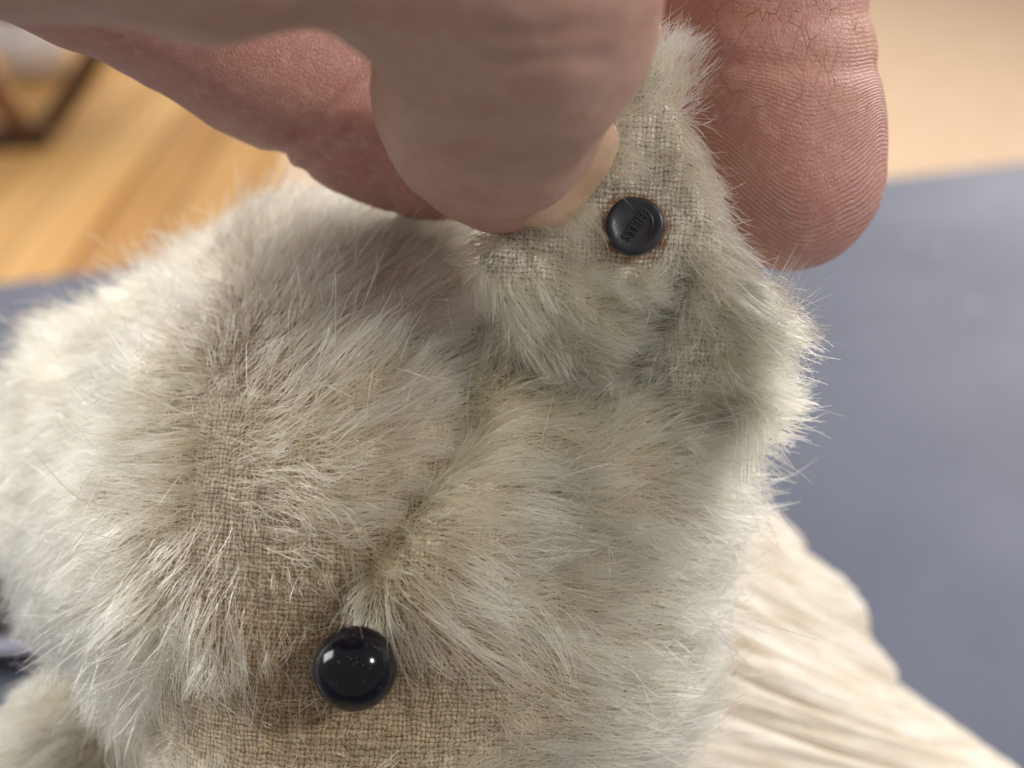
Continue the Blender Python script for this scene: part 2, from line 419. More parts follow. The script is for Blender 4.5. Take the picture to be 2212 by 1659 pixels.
bc = on_plane(60, 190, FLOOR_Z)
bag = thing('plastic_bag', 'crumpled white plastic bag standing on the floor behind the chair', 'bag', (bc[0], bc[1] + .08, FLOOR_Z + .001))
def bagf(p):
    d = ellipsoid(p, (0, 0, 75), (85, 75, 78)); return d + 7 * noise(p, .035, 3) + 3.0 * np.abs(noise(p, .09, 5))
P, F = surface_net(bagf, (-110, -100, -12), (110, 100, 175), 6.0)
mesh('sack', P * .001 + np.array(bag.location), F, mat_simple('white_plastic', C(214, 208, 208), .3, 0, .5), bag)
P2 = []; F2 = []
for i in range(15):
    a = math.pi * i / 14
    for jx in range(8):
        b = 2 * math.pi * jx / 8
        P2.append(((-45 + (34 + 9 * math.cos(b)) * math.cos(a)) * .001, 9e-3 * math.sin(b), .150 + (34 + 9 * math.cos(b)) * math.sin(a) * .001))
for i in range(14):
    for jx in range(8):
        F2.append([i * 8 + jx, i * 8 + (jx + 1) % 8, (i + 1) * 8 + (jx + 1) % 8, (i + 1) * 8 + jx])
mesh('handle', np.array(P2) + np.array(bag.location), F2, mat_simple('slate_handle', C(70, 78, 84), .6), bag)

# dark phone at the left of the bear
l0 = on_plane(140, 1470, 0.0); lrz = math.radians(2)
lp = thing('mobile_phone', 'black mobile phone with silver edge lying flat on the grey table', 'phone', (l0[0] - .075, l0[1] + .035, .001))
v, f = box((l0[0] - .075, l0[1] + .035, .0045), (.15, .070, .006), lrz, .002); mesh('case', v, f, mat_simple('black_shell', C(18, 18, 23), .4), lp, smooth=False)
v, f = box((l0[0] - .075, l0[1] + .035, .0095), (.148, .068, .0032), lrz, .0012); mesh('frame', v, f, mat_simple('silver_trim', C(205, 205, 228), .3, .4), lp, smooth=False)
v, f = box((l0[0] - .075, l0[1] + .0365, .0121), (.145, .065, .0016), lrz, .0005); mesh('screen', v, f, mat_simple('dark_screen', C(12, 12, 16), .5, 0, .2), lp, smooth=False)

# ------------------------------------------------------------------ the bear
M_fur = mat_fur()
BC = np.array([-15.0, -20.0, -32.0])
btn = fr(1371, 490, 91.0)
M_fabric = mat_fabric('worn_mohair_backing', C(206, 196, 176), C(186, 172, 150), C(160, 140, 112), spot=fr(700, 1500, 87))
M_ear = mat_fabric('worn_ear_backing', C(234, 229, 218), C(218, 213, 202), C(176, 172, 165), rust=btn)

seam_px = [(1100, 560), (1060, 690), (1010, 800), (1030, 930), (940, 1050), (860, 1150), (790, 1240), (770, 1330)]
def seg_dist(x, y, pts):
    d = np.full(np.shape(x), 1e9)
    for (ax_, ay), (bx, by) in zip(pts[:-1], pts[1:]):
        ex, ey = bx - ax_, by - ay
        t = np.clip(((x - ax_) * ex + (y - ay) * ey) / (ex * ex + ey * ey), 0, 1)
        d = np.minimum(d, np.hypot(x - ax_ - t * ex, y - ay - t * ey))
    return d
SX = np.array(seam_px, float)
def headf(p):
    d = ellipsoid(p, BC, (34.5, 38, 34))
    d = smin(d, ellipsoid(p, (-19, -56, -12), (17, 20, 17)), 14)
    d = smin(d, ellipsoid(p, (-45, -11.5, -40), (17, 21, 17)), 12)
    d = smin(d, ellipsoid(p, (-23, 5, -42), (20, 15, 18)), 10)      # foot of the other ear
    d = smin(d, ellipsoid(p, (9, -4, -22), (13, 13, 11)), 9)
    d = smin(d, ellipsoid(p, (11.5, -9, -15.0), (9.5, 11, 9)), 8)
    d = smin(d, ellipsoid(p, (3, -27, -17), (15, 15, 12)), 8)          # cheek
    x, y = proj(p)
    front = np.clip((p[..., 2] + 20) / 8, 0, 1)
    sd = seg_dist(x, y, seam_px)
    sq = x - np.interp(y, SX[:, 1], SX[:, 0])
    inr = np.clip((y - 560) / 120, 0, 1) * np.clip((1400 - y) / 120, 0, 1)
    d = d + front * 1.2 * np.exp(-(sd / 34) ** 2) - front * inr * 1.3 / (1 + np.exp(-np.clip(sq - 20, -400, 400) / 14)) * np.exp(-(np.clip(sq, 0, 999) / 190) ** 2)
    d = d + front * 2.6 * np.exp(-((x - 768) ** 2 + (y - 1450) ** 2) / 130 ** 2)   # socket round the eye
    d = d + 6.0 * np.exp(-((x - 20) / 300) ** 2 - ((y - 1620) / 230) ** 2) * np.clip((p[..., 2] + 60) / 10, 0, 1)
    return d + .5 * noise(p, .11, 2)
P, F = surface_net(headf, (-70, -82, -70), (25, 24, 14), 0.9)
bear_loc = (-.02, .05, 0.001)
bear = thing('teddy_bear', 'old cream mohair teddy bear with bald patches, black eye and ear button', 'teddy bear', bear_loc)
head = mesh('head', W(P), F, M_fabric, bear, attrs={'fpos': P})
headP, headF = P, F

# ear: a thick cupped flap
def U2(*pts, D=92.0): return [tuple(fr(x, y, D)[:2]) for x, y in pts]
ear_poly = U2((1040, 560), (1110, 470), (1190, 350), (1280, 195), (1365, 125), (1432, 140), (1465, 260), (1500, 380), (1545, 500), (1590, 600), (1618, 690), (1608, 800), (1565, 885), (1470, 935), (1350, 880), (1220, 770), (1100, 700))
EP = np.array(ear_poly)
def poly_sd(x, y):
    d = np.full(x.shape, 1e9); ins = np.zeros(x.shape, bool)
    n = len(EP)
    for i in range(n):
        ax_, ay = EP[i]; bx, by = EP[(i + 1) % n]
        ex, ey = bx - ax_, by - ay
        t = np.clip(((x - ax_) * ex + (y - ay) * ey) / (ex * ex + ey * ey), 0, 1)
        d = np.minimum(d, np.hypot(x - ax_ - t * ex, y - ay - t * ey))
        c = (ay > y) != (by > y)
        with np.errstate(divide='ignore', invalid='ignore'):
            ins ^= c & (x < (bx - ax_) * (y - ay) / (by - ay) + ax_)
    return np.where(ins, -d, d)
crease = [fr(1470, 600, 92)[:2], fr(1430, 680, 92)[:2], fr(1395, 800, 92)[:2], fr(1430, 870, 92)[:2]]
crease2 = [fr(1090, 560, 92)[:2], fr(1230, 640, 92)[:2], fr(1300, 700, 92)[:2]]
def ear_mid(x, y):
    x0, y0 = fr(1371, 490, 91)[:2]
    wv = -2.6 - .50 * np.clip(y0 - 4.5 - y, 0, 40) - .12 * np.clip(x - x0 - 4, 0, 30) ** 1.0 + .012 * (x - x0) ** 2
    wv = wv - .05 * np.clip(x0 - 6 - x, 0, 30) ** 2 * .6
    cd_ = seg_dist(x, y, crease); wv = wv - 2.8 * np.exp(-(cd_ / 1.3) ** 2)
    cd_ = seg_dist(x, y, crease2); wv = wv + .9 * np.exp(-(cd_ / 1.6) ** 2)
    rim = np.exp(-((x - fr(1600, 720, 92)[0]) ** 2 + (y - fr(1600, 720, 92)[1]) ** 2) / 16.0)
    return wv + .5 * rim
def earf(p):
    x, y, z = p[..., 0], p[..., 1], p[..., 2]
    d2 = poly_sd(x, y) + .4 * noise(p, .3, 7); dz = np.abs(z - ear_mid(x, y) - .25 * noise(p, .35, 8)) - 1.5
    r = 1.3
    q = np.minimum(np.maximum(d2 + r, dz + r), 0) + np.hypot(np.maximum(d2 + r, 0), np.maximum(dz + r, 0)) - r
    return q * .8
P, F = surface_net(earf, (-8, -12, -22), (31, 36, 6), 0.55)
ear = mesh('ear', W(P), F, M_ear, bear, attrs={'fpos': P})
earP, earF = P, F

# eye
eyeC = fr(767, 1444, 86.3)
nu, nv = 40, 24
vs, fs = [], []
for i in range(nv + 1):
    th = math.pi * i / nv
    for jx in range(nu):
        ph = 2 * math.pi * jx / nu
        vs.append(eyeC + np.array([3.55 * math.sin(th) * math.cos(ph), 3.55 * math.sin(th) * math.sin(ph), 3.2 * math.cos(th)]))
for i in range(nv):
    for jx in range(nu):
        fs.append([i * nu + jx, (i + 1) * nu + jx, (i + 1) * nu + (jx + 1) % nu, i * nu + (jx + 1) % nu])
def mat_eye():
    t = NT('black_glass'); tc = t.n('ShaderNodeTexCoord').outputs['Object']
    v = t.n('ShaderNodeTexVoronoi', feature='F1', i_Scale=2600); t.set(v, 'Vector', tc)
    dust = t.math('MULTIPLY', t.ramp(v.outputs[0], [(.05, 1.0), (.16, 0.0)]), t.ramp(t.noise(tc, 900, 2), [(.5, 0.0), (.6, 1.0)]))
    c = t.mix(t.math('MULTIPLY', dust, .5), (.004, .004, .007, 1), (.35, .35, .37, 1))
    t.principled(Base_Color=c, Roughness=t.math('MULTIPLY_ADD', dust, .4, .13), Specular_IOR_Level=.26)
    return t.m
mesh('eye', W(np.array(vs)), fs, mat_eye(), bear)

# the ear button: domed rim disc with raised letters
bt_n = unit(np.array([-.10, .05, 1.0])); bt_x = unit(np.cross(np.array([0, 1.0, 0]), bt_n)); bt_y = np.cross(bt_n, bt_x)
BT = np.stack([bt_x, bt_y, bt_n], 1)
prof = [(0.0, .45), (.8, .46), (1.5, .52), (1.85, .70), (2.15, .82), (2.42, .72), (2.56, .40), (2.58, 0.0), (2.5, -.8)]
vs, fs = [], []
ns = 56
for r, z in prof:
    for i in range(ns):
        a = 2 * math.pi * i / ns
        rr = r * (1 + .012 * math.sin(3 * a + 1) + .008 * math.sin(7 * a))
        vs.append((rr * math.cos(a), rr * math.sin(a), z + .03 * math.sin(2 * a + .6) * r / 2.5))
for k in range(len(prof) - 1):
    for i in range(ns):
        fs.append([k * ns + i, (k + 1) * ns + i, (k + 1) * ns + (i + 1) % ns, k * ns + (i + 1) % ns])
bo = fr(1371, 489, 89.3)
M_btn = mat_simple('dark_tin', C(66, 68, 74), .42, .6, .5, 700, .45, .6, .00016)
button = mesh('ear_button', W(np.array(vs) @ BT.T + bo), fs, M_btn, bear)
# raised letters
fc = bpy.data.curves.new('letters_src', 'FONT'); fc.body = 'STEIFF'; fc.size = 1.12; fc.extrude = .13; fc.bevel_depth = .03; fc.align_x = 'CENTER'; fc.align_y = 'CENTER'
fo = bpy.data.objects.new('letters_src', fc); col.objects.link(fo)
dg = bpy.context.evaluated_depsgraph_get(); tm = bpy.data.meshes.new_from_object(fo.evaluated_get(dg))
lv = np.array([v.co[:] for v in tm.vertices]); lf = [list(p.vertices) for p in tm.polygons]
bpy.data.objects.remove(fo); bpy.data.curves.remove(fc); bpy.data.meshes.remove(tm)
la = math.radians(53)
lx = lv[:, 0] * 1.02; ly = lv[:, 1] * 1.05
L3 = np.stack([lx * math.cos(la) - ly * math.sin(la) + .12, lx * math.sin(la) + ly * math.cos(la) - .05, lv[:, 2] + .50], 1)
mesh('raised_letters', W(L3 @ BT.T + bo), lf, M_btn, button, smooth=False)
# the long tail of the last letter curls back under the word
vs, fs = [], []
for i in range(25):
    s = i / 24; a = math.radians(62 - 100 * s); rr = 1.62 - .12 * s; hw = .16 * (1 - .6 * s)
    for dr, dz in ((-hw, .44), (-hw * .6, .66), (hw * .6, .68), (hw, .46)):
        vs.append(((rr + dr) * math.cos(a), (rr + dr) * math.sin(a), dz))
for i in range(24):
    for k in range(3): fs.append([i * 4 + k, (i + 1) * 4 + k, (i + 1) * 4 + k + 1, i * 4 + k + 1])
mesh('letter_tail', W(np.array(vs) @ BT.T + bo), fs, M_btn, button)

# ------------------------------------------------------------------ garment
M_cot = mat_cotton()
def spline(pts, n):
    pts = np.array(pts, float); m = len(pts); t = np.linspace(0, m - 1, n); out = []
    for x in t:
        i = min(int(x), m - 2); u = x - i
        p0, p1, p2, p3 = pts[max(i - 1, 0)], pts[i], pts[i + 1], pts[min(i + 2, m - 1)]
        out.append(.5 * ((2 * p1) + (-p0 + p2) * u + (2 * p0 - 5 * p1 + 4 * p2 - p3) * u * u + (-p0 + 3 * p1 - 3 * p2 + p3) * u ** 3))
    return np.array(out)
def sheet(name, inner, outer, bulge, nt, nsx, amp, freq, seed, curl=26.0, grooves=()):
    I = spline([fr(*q) for q in inner], nt); Ot = spline([fr(*q) for q in outer], nt)
    S = np.linspace(0, 1.45, nsx)
    G = np.empty((nt, nsx, 3)); UV = np.empty((nt, nsx, 3))
    for k, s in enumerate(S):
        if s <= 1:
            G[:, k] = I + (Ot - I) * s; G[:, k, 2] += bulge * math.sin(math.pi * min(s, 1) * .9)
        else:
            dd = unit((Ot - I) * np.array([1, 1, 0]))
            a = (s - 1) / .45 * 2.2
            G[:, k] = Ot + dd * 5 * math.sin(a) ; G[:, k, 2] += bulge * math.sin(math.pi * .9) - curl * (1 - math.cos(a)) * .6 - 3 * a
        UV[:, k, 0] = s; UV[:, k, 1] = np.linspace(0, 1, nt); UV[:, k, 2] = seed
    T = np.linspace(0, 1, nt)[:, None]; SS = S[None, :]
    q = np.stack([(T + .06 * np.sin(SS * 3)) * freq + 0 * SS, SS * 1.6 + 0 * T, 0 * T + 0 * SS], -1)
    h = (1 - np.abs(noise(q, 1.0, seed))) ** 2 * amp + noise(q * np.array([2.6, 1.5, 1]), 1.0, seed + 1) * amp * .45 + noise(q * np.array([6, 2, 1]), 1.0, seed + 2) * amp * .18
    for tc, sc, wd, dp, sl in grooves:
        h = h - dp * np.exp(-((T - tc - sl * (SS - sc)) / wd) ** 2) * np.exp(-((SS - sc) / .35) ** 2)
    gu = np.gradient(G, axis=0); gv = np.gradient(G, axis=1); nr = unit(np.cross(gu, gv)); nr = np.where(nr[..., 2:3] < 0, -nr, nr)
    G = G + nr * h[..., None] * np.clip(SS * 3, .15, 1)[..., None]
    idx = np.arange(nt * nsx).reshape(nt, nsx)
    f = np.stack([idx[:-1, :-1], idx[:-1, 1:], idx[1:, 1:], idx[1:, :-1]], -1).reshape(-1, 4)
    o = mesh(name, W(G.reshape(-1, 3)), f, M_cot, bear, attrs={'fpos': G.reshape(-1, 3), 'suv': UV.reshape(-1, 3)})
    m = o.modifiers.new('thick', 'SOLIDIFY'); m.thickness = .0006
    return o
INN = [(1440, 960, 134), (1425, 1060, 131), (1425, 1160, 129), (1425, 1230, 128), (1400, 1350, 126), (1350, 1460, 124), (1280, 1580, 121), (1200, 1720, 118)]
sheet('ruffle', [(1440, 960, 146), (1430, 1060, 145), (1440, 1160, 144), (1440, 1260, 143)],
      [(1560, 1060, 176), (1625, 1092, 174), (1685, 1150, 172), (1712, 1215, 170), (1700, 1300, 168)], 4.0, 110, 60, .45, 12, 21)
sheet('ruffle', [(1430, 1030, 141), (1430, 1110, 140), (1440, 1200, 138), (1440, 1300, 136)],
      [(1640, 1150, 168), (1745, 1215, 166), (1820, 1285, 164), (1845, 1350, 162), (1820, 1430, 160)], 4.5, 130, 60, .5, 14, 51)
sheet('ruffle', [(1430, 1090, 137), (1430, 1170, 135), (1430, 1260, 133), (1420, 1360, 131)],
      [(1740, 1290, 163), (1850, 1375, 160), (1895, 1430, 158), (1912, 1490, 156), (1890, 1570, 154)], 4.5, 130, 60, .5, 14, 81)
sheet('dress_shoulder', [(1430, 1150, 132), (1425, 1220, 130), (1410, 1300, 128), (1385, 1380, 126), (1345, 1470, 124), (1280, 1580, 121), (1200, 1720, 118)],
      [(1780, 1405, 160), (1885, 1475, 155), (1985, 1545, 151), (2075, 1610, 148), (2165, 1685, 145), (2300, 1790, 142), (2420, 1960, 138)],
      5.0, 280, 80, .42, 27, 24, grooves=((.52, .45, .018, 5.5, .10), (.34, .6, .012, 2.2, .05), (.70, .6, .016, 3.0, .08)))
ARM = [(fr(380, 1480, 124), 10.0), (fr(200, 1700, 121), 10.5), (fr(90, 1900, 118), 10.0), (fr(0, 2150, 116), 9.0)]
def armf(p): return chain(p, ARM, 4.0) + .5 * noise(p, .12, 91)
armP, armF = surface_net(armf, (-72, -98, -46), (-8, -30, -12), 1.0)
arm = mesh('arm', W(armP), armF, M_fabric, bear, attrs={'fpos': armP})
# body under the dress, down to the table
vs, fs, at = [], [], []
bx, by = W(np.array([-14.0, -30, -45.0]))[:2]
for i, (z, r) in enumerate([(.0015, .040), (.012, .056), (.035, .060), (.060, .056), (.085, .045), (.105, .034), (.118, .024)]):
    for k in range(48):
        a = 2 * math.pi * k / 48; rr = r * (1 + .05 * math.sin(9 * a + i) + .03 * math.sin(17 * a))
        vs.append((bx + rr * math.cos(a), by + .012 + rr * .85 * math.sin(a), z)); at.append((i * .2, k / 48 * 3, 5))
for i in range(6):
    for k in range(48): fs.append([i * 48 + k, i * 48 + (k + 1) % 48, (i + 1) * 48 + (k + 1) % 48, (i + 1) * 48 + k])
fs.append(list(range(48))[::-1])
mesh('dress_skirt', vs, fs, M_cot, bear, attrs={'fpos': np.array(vs) * 1000, 'suv': np.array(at)})

# ------------------------------------------------------------------ fur
FLOW = np.array([
 (540,420,-.2,-1),(300,560,-.7,-.7),(150,700,-1,-.4),(60,900,-1,0),(60,1100,-1,.15),(80,1300,-.9,.5),(150,1450,-.8,.7),(250,1250,-.7,.5),(300,1000,-1,.05),
 (300,800,-.9,-.4),(420,650,-.8,-.5),(600,550,.2,-1),(400,1000,-1,.1),(400,850,-1,-.1),(580,850,.9,-.4),(580,1000,1,-.15),(590,1120,1,.2),(400,1130,-.9,.4),(480,1290,-.1,1),(300,1450,-.3,1),(550,1380,.3,1),(650,1250,.6,.8),(700,1100,.9,.35),(700,950,.9,-.25),
 (700,800,.8,-.55),(700,650,.5,-.8),(800,600,.7,-.7),(1000,600,.75,-.6),(900,900,.9,-.4),(900,750,.85,-.55),(850,1050,1,0),(1000,800,.8,-.5),(950,1000,.9,-.1),
 (1100,950,1,.1),(1250,850,1,-.25),(1000,1150,1,0),(1200,1100,1,0),(1400,1050,1,.1),(1550,1000,1,.25),(900,1250,.9,.3),(1100,1300,1,.15),(1300,1300,1,.1),(1500,1200,1,.2),
 (850,1320,.6,.8),(775,1310,.1,1),(1050,1450,.9,.45),(1250,1500,1,.15),(1400,1500,1,-.1),(1200,1620,.9,.1),(1000,1600,.8,-.3),(800,1620,.7,-.5),(300,1600,-.8,.5),(420,1500,-.2,-1),(500,1640,.2,-.5)], float)
EFLOW = np.array([(1100,560,.5,.7),(1150,650,.5,.8),(1250,600,.9,.1),(1330,700,.5,-.8),(1400,740,.3,.9),(1250,440,.4,.9),(1320,320,.5,.8),(1400,180,.8,-.8),(1470,180,1,-.4),(1500,300,.4,.9),
 (1530,450,.9,.5),(1600,560,1,.3),(1680,680,1,.1),(1650,780,1,.25),(1560,900,1,.4),(1450,930,.9,.5),(1350,860,.8,-.1),(1200,760,1,.1),(1290,540,-.6,.8),(1460,560,.5,.9)], float)
def flow_at(x, y, T, s=90.0):
    out = np.zeros((len(x), 2)); tot = np.zeros(len(x))
    for a, b, dx, dy in T:
        q = 1.0 / (((x - a) ** 2 + (y - b) ** 2) / s ** 2 + .35) ** 2
        l = math.hypot(dx, dy); out[:, 0] += q * dx / l; out[:, 1] += q * dy / l; tot += q
    return unit(out)
def blobs(x, y, L):
    v = np.zeros(len(x))
    for a, b, sx, sy, am in L: v += am * np.exp(-((x - a) / sx) ** 2 - ((y - b) / sy) ** 2)
    return v
BALD = [(768,1465,180,120,1.3),(620,1560,300,130,1.2),(900,1610,180,110,.7),(520,1180,180,130,.72),(640,1310,150,80,.75),(400,1640,140,120,.5),(560,1650,260,110,.9),(1090,1500,180,80,.3),(490,930,80,270,.45),(500,740,110,120,.35),(980,1450,140,90,.35),(880,1040,90,60,.4),(1060,690,60,40,.5),(720,1200,70,60,.45)]
EBALD = [(1371,490,130,95,.9),(1400,360,90,120,.8),(1495,745,70,95,.82),(1440,825,60,45,.75),(1150,520,90,60,.85),(1330,300,60,80,.3)]
CREAM = [(1180,890,130,80,1.3),(1140,650,90,70,1.4),(800,1270,80,60,.8),(960,1060,90,60,.6),(1280,640,80,50,.8),(1650,730,110,120,1.0),(1540,920,120,90,.95),(1340,930,120,80,.5),(1270,350,40,130,.9),(620,1560,120,60,.7),(700,470,300,90,.15)]

def make_fur(name, SP, SF, sdf, parent, count, T, bald, length, lift, seed, lenblobs=(), rad=.035, clump=.48, cellA=2.3, minw=-.55, dens_floor=.02, extra_mask=None, avoid=None):
    r = np.random.default_rng(seed)
    tri = np.concatenate([SF[:, [0, 1, 2]], SF[:, [0, 2, 3]]])
    a, b, c = SP[tri[:, 0]], SP[tri[:, 1]], SP[tri[:, 2]]
    ar = np.linalg.norm(np.cross(b - a, c - a), axis=1)
    pick = r.choice(len(tri), count, p=ar / ar.sum())
    u, v = r.random(count), r.random(count); m = u + v > 1; u[m], v[m] = 1 - u[m], 1 - v[m]
    p = a[pick] + (b - a)[pick] * u[:, None] + (c - a)[pick] * v[:, None]
    n = unit(grad(sdf, p, .12))
    x, y = proj(p)
    view = unit(np.array([0, 0, FD]) - p)
    facing = np.sum(n * view, 1)
    rho = np.clip(1 - blobs(x, y, bald), dens_floor, 1) * (1 + .35 * noise(p, .35, seed + 3))
    if extra_mask is not None: rho = rho * extra_mask(p, n, x, y)
    keep = (facing > minw) & (r.random(count) < rho) & (x > -420) & (y < 2500)
    p, n, x, y, rho = p[keep], n[keep], x[keep], y[keep], rho[keep]
    N = len(p)
    f2 = flow_at(x, y, T)
    ang = (r.normal(0, .8, N) if name == 'stubble' else 0) + noise(p, .16, seed + 5) * .28 + noise(p, .45, seed + 6) * .38 + r.normal(0, .20, N) + r.normal(0, .5, N) * np.clip(blobs(x, y, bald), 0, 1)
    ca, sa = np.cos(ang), np.sin(ang)
    f2 = np.stack([f2[:, 0] * ca - f2[:, 1] * sa, f2[:, 0] * sa + f2[:, 1] * ca], 1)
    t = np.stack([f2[:, 0], -f2[:, 1], np.zeros(N)], 1)
    t = unit(t - n * np.sum(t * n, 1, keepdims=True))
    sp = np.clip(1 - blobs(x, y, bald), .0, 1)
    L = length * (.55 + .45 * sp) * (1 + .22 * r.normal(0, 1, N)) * (1 + .2 * noise(p, .25, seed + 9))
    L = np.clip(L * (1 + blobs(x, y, lenblobs)), .6, 20)
    slift = 0
    if T is FLOW:
        sl, slift = seam_len(x, y); L = L * sl
    lf = np.clip(lift + .25 * slift + .22 * noise(p, .3, seed + 1) + r.normal(0, .12, N), .08, .95)[:, None]
    wild = (r.random(N) < (.4 if name == 'guard_hair' else .07))[:, None]
    side = np.cross(n, t)
    lf = np.where(wild, np.clip(lf + .3, 0, .9), lf)
    d0 = unit(n * lf + t * (1 - lf) + side * np.where(wild, r.normal(0, .5, (N, 1)), 0))
    np_ = 8; s = np.linspace(0, 1, np_)
    bend = np.clip(.55 + r.normal(0, .18, N), .1, 1.1)[:, None]
    bs = r.normal(0, .10, N)[:, None] * np.where(wild, 2.5, 1)
    ph = r.random((N, 1)) * 6.28; fa = (.012 + .03 * r.random((N, 1)))
    pts = np.empty((N, np_, 3))
    for i, si in enumerate(s):
        off = d0 * si + (t * .45 - n * .55 * lf) * bend * si * si + side * (bs * si * si + fa * (np.sin(ph + 5.5 * si) - np.sin(ph)) * si)
        pts[:, i] = p + off * L[:, None]
    # locks: tips drawn to the nearest guide strand, coarse then fine
    for cell, amt in ((cellA, clump), (cellA * .36, clump * .7)):
        ng = max(8, int(N / max(1.0, cell * cell * N / (ar.sum() * .5 * .5))))
        gi = r.choice(N, min(ng, N), replace=False)
        kd = kdtree.KDTree(len(gi))
        for k, g in enumerate(gi): kd.insert(p[g], k)
        kd.balance()
        near = np.fromiter((kd.find(q)[1] for q in p.tolist()), int, N)
        g = gi[near]
        amt_i = np.clip(amt + .25 * r.normal(0, 1, N), 0, .95)[:, None] * np.where(wild, .1, 1)
        for i, si in enumerate(s):
            wgt = amt_i * si ** 1.3
            tgt = pts[g, i] + (p - p[g]) * (1 - si) * .6
            pts[:, i] = pts[:, i] * (1 - wgt) + tgt * wgt
    for ctr, rad_, pk in (avoid or ()):
        hit = (np.hypot(pts[:, :, 0] - ctr[0], pts[:, :, 1] - ctr[1]) < rad_).any(1) & (r.random(N) > pk)
        L = L[~hit]; p, n, x, y, pts, wild = p[~hit], n[~hit], x[~hit], y[~hit], pts[~hit], wild[~hit]
        slift = slift[~hit] if np.ndim(slift) else slift
        N = len(p)
    # keep strands out of the cloth
    for i in range(1, np_):
        q = pts[:, i]; d = sdf(q); low = d < .25 * s[i]
        if low.any():
            g = unit(grad(sdf, q[low], .12)); pts[low, i] = q[low] + g * (.25 * s[i] + .4 * r.random(low.sum()) - d[low])[:, None]
    tint = np.clip((.75 if name == 'seam_tuft' else 0) + blobs(x, y, CREAM) + .6 * slift + .16 + .25 * noise(p, .12, seed + 12) + r.normal(0, .1, N), 0, 1)
    hc = bpy.data.hair_curves.new(name); hc.add_curves([np_] * N)
    base = np.array(bear.location)
    wp = W(pts.reshape(-1, 3)) - base
    hc.attributes['position'].data.foreach_set('vector', wp.astype(np.float32).ravel())
    ra_ = hc.attributes.get('radius') or hc.attributes.new('radius', 'FLOAT', 'POINT')
    rr = rad * 1e-3 * (.75 + .5 * r.random(N))[:, None] * np.array([.9, 1, 1, 1, .95, .85, .7, .4])[None]
    ra_.data.foreach_set('value', rr.astype(np.float32).ravel())
    ta = hc.attributes.new('tint', 'FLOAT', 'CURVE'); ta.data.foreach_set('value', tint.astype(np.float32))
    hc.materials.append(M_fur)
    o = bpy.data.objects.new(name, hc); col.objects.link(o); o.parent = parent; o['kind'] = 'stuff'
    print(name, N); return o
LENB = [(60, 720, 160, 120, .5), (60, 1200, 200, 300, .15), (850, 850, 250, 250, .15), (780, 1300, 60, 45, .5), (490, 930, 80, 270, -.45), (1180, 900, 120, 90, -.2), (300, 1380, 200, 140, .15)]
def seam_side(x, y): return x - np.interp(y, SX[:, 1], SX[:, 0])      # <0 on the forehead side
def seam_mask(p, n, x, y):
    sd = seg_dist(x, y, seam_px[1:]); q = seam_side(x, y)
    e = np.stack([x, y], 1); hid = np.zeros(len(x), bool)
    m = (x > 1060) & (x < 1640) & (y < 870)
    if m.any():
        g = fr(1.0, 1.0, 92) * 0
        D92 = np.stack([(x[m] * K - 512) / 1024 * 92, -(y[m] * K - 384) / 1024 * 92], 1)
        hid[m] = poly_sd(D92[:, 0], D92[:, 1]) < -.8
    return np.where(hid, 0.0, np.where((q < 8) & (sd < 34), .12, 1.0))
def seam_len(x, y):
    sd = seg_dist(x, y, seam_px[1:]); q = seam_side(x, y)
    return np.where(q < 8, 1 - .62 * np.exp(-(sd / 130) ** 2), 1 + .0 * sd), np.where((q >= 8), np.exp(-(sd / 50) ** 2), 0)
make_fur('fur', headP, headF, headf, head, 150000, FLOW, BALD, 5.9, .33, 5, LENB, extra_mask=seam_mask, avoid=[(eyeC, 3.3, .12)])
make_fur('guard_hair', headP, headF, headf, head, 9500, FLOW, [(a, b, c, d, e * .8) for a, b, c, d, e in BALD], 7.6, .45, 15, LENB, rad=.042, clump=.12, dens_floor=.06, extra_mask=seam_mask, avoid=[(eyeC, 3.3, .4)])
def tuft_mask(p, n, x, y):
    sd = seg_dist(x, y, seam_px[1:]); q = seam_side(x, y)
    return np.where((q > 4) & (sd < 60) & (sd > 4), np.clip(1.1 - sd / 70, 0, 1) * np.clip(.75 + .8 * noise(p, .3, 55), .05, 1), 0.0)
TFLOW = FLOW.copy()
make_fur('seam_tuft', headP, headF, headf, head, 420000, TFLOW, [], 3.9, .66, 35, rad=.034, clump=.5, cellA=1.6, minw=0.0, extra_mask=tuft_mask)
def stub_mask(p, n, x, y): return np.clip(blobs(x, y, BALD) * 1.2 - .1, 0, 1)
make_fur('stubble', headP, headF, headf, head, 60000, FLOW, [], 1.5, .45, 25, rad=.022, clump=.25, cellA=1.2, minw=0.0, extra_mask=stub_mask)
make_fur('stubble', earP, earF, earf, ear, 6500, EFLOW, [], 1.6, .5, 26, rad=.022, clump=.25, cellA=1.2, minw=0.0, avoid=[(bo, 2.7, .02)])
def ear_rim(x, y):
    return np.clip((x - 1545 - np.clip(700 - y, 0, 200) * .1) / 40, 0, 1) * (y > 540) + np.clip((y - 850 - (1500 - x) * .12) / 40, 0, 1) * (x > 1380)
def ear_mask(p, n, x, y):
    return np.where(n[:, 2] < -.2, .8, np.clip(.27 + .85 * ear_rim(x, y), 0, 1))
make_fur('fur', earP, earF, earf, ear, 52000, EFLOW, EBALD, 4.2, .44, 77, [(1640, 760, 110, 180, .55), (1560, 900, 130, 80, .75), (1420, 200, 80, 60, .25), (1371, 490, 130, 90, -.35), (1260, 380, 50, 120, .5), (1300, 660, 80, 60, .5)], cellA=1.8, minw=-.9, clump=.36, dens_floor=.07, extra_mask=ear_mask, avoid=[(bo, 2.7, .035)])
AFLOW = np.array([(100, 1550, -.8, .2), (200, 1600, -.6, .8), (300, 1650, -.3, 1), (50, 1700, -.9, .5), (250, 1500, -.5, -.5)], float)
make_fur('fur', armP, armF, armf, arm, 42000, AFLOW, [], 5.0, .4, 95, minw=-.4)

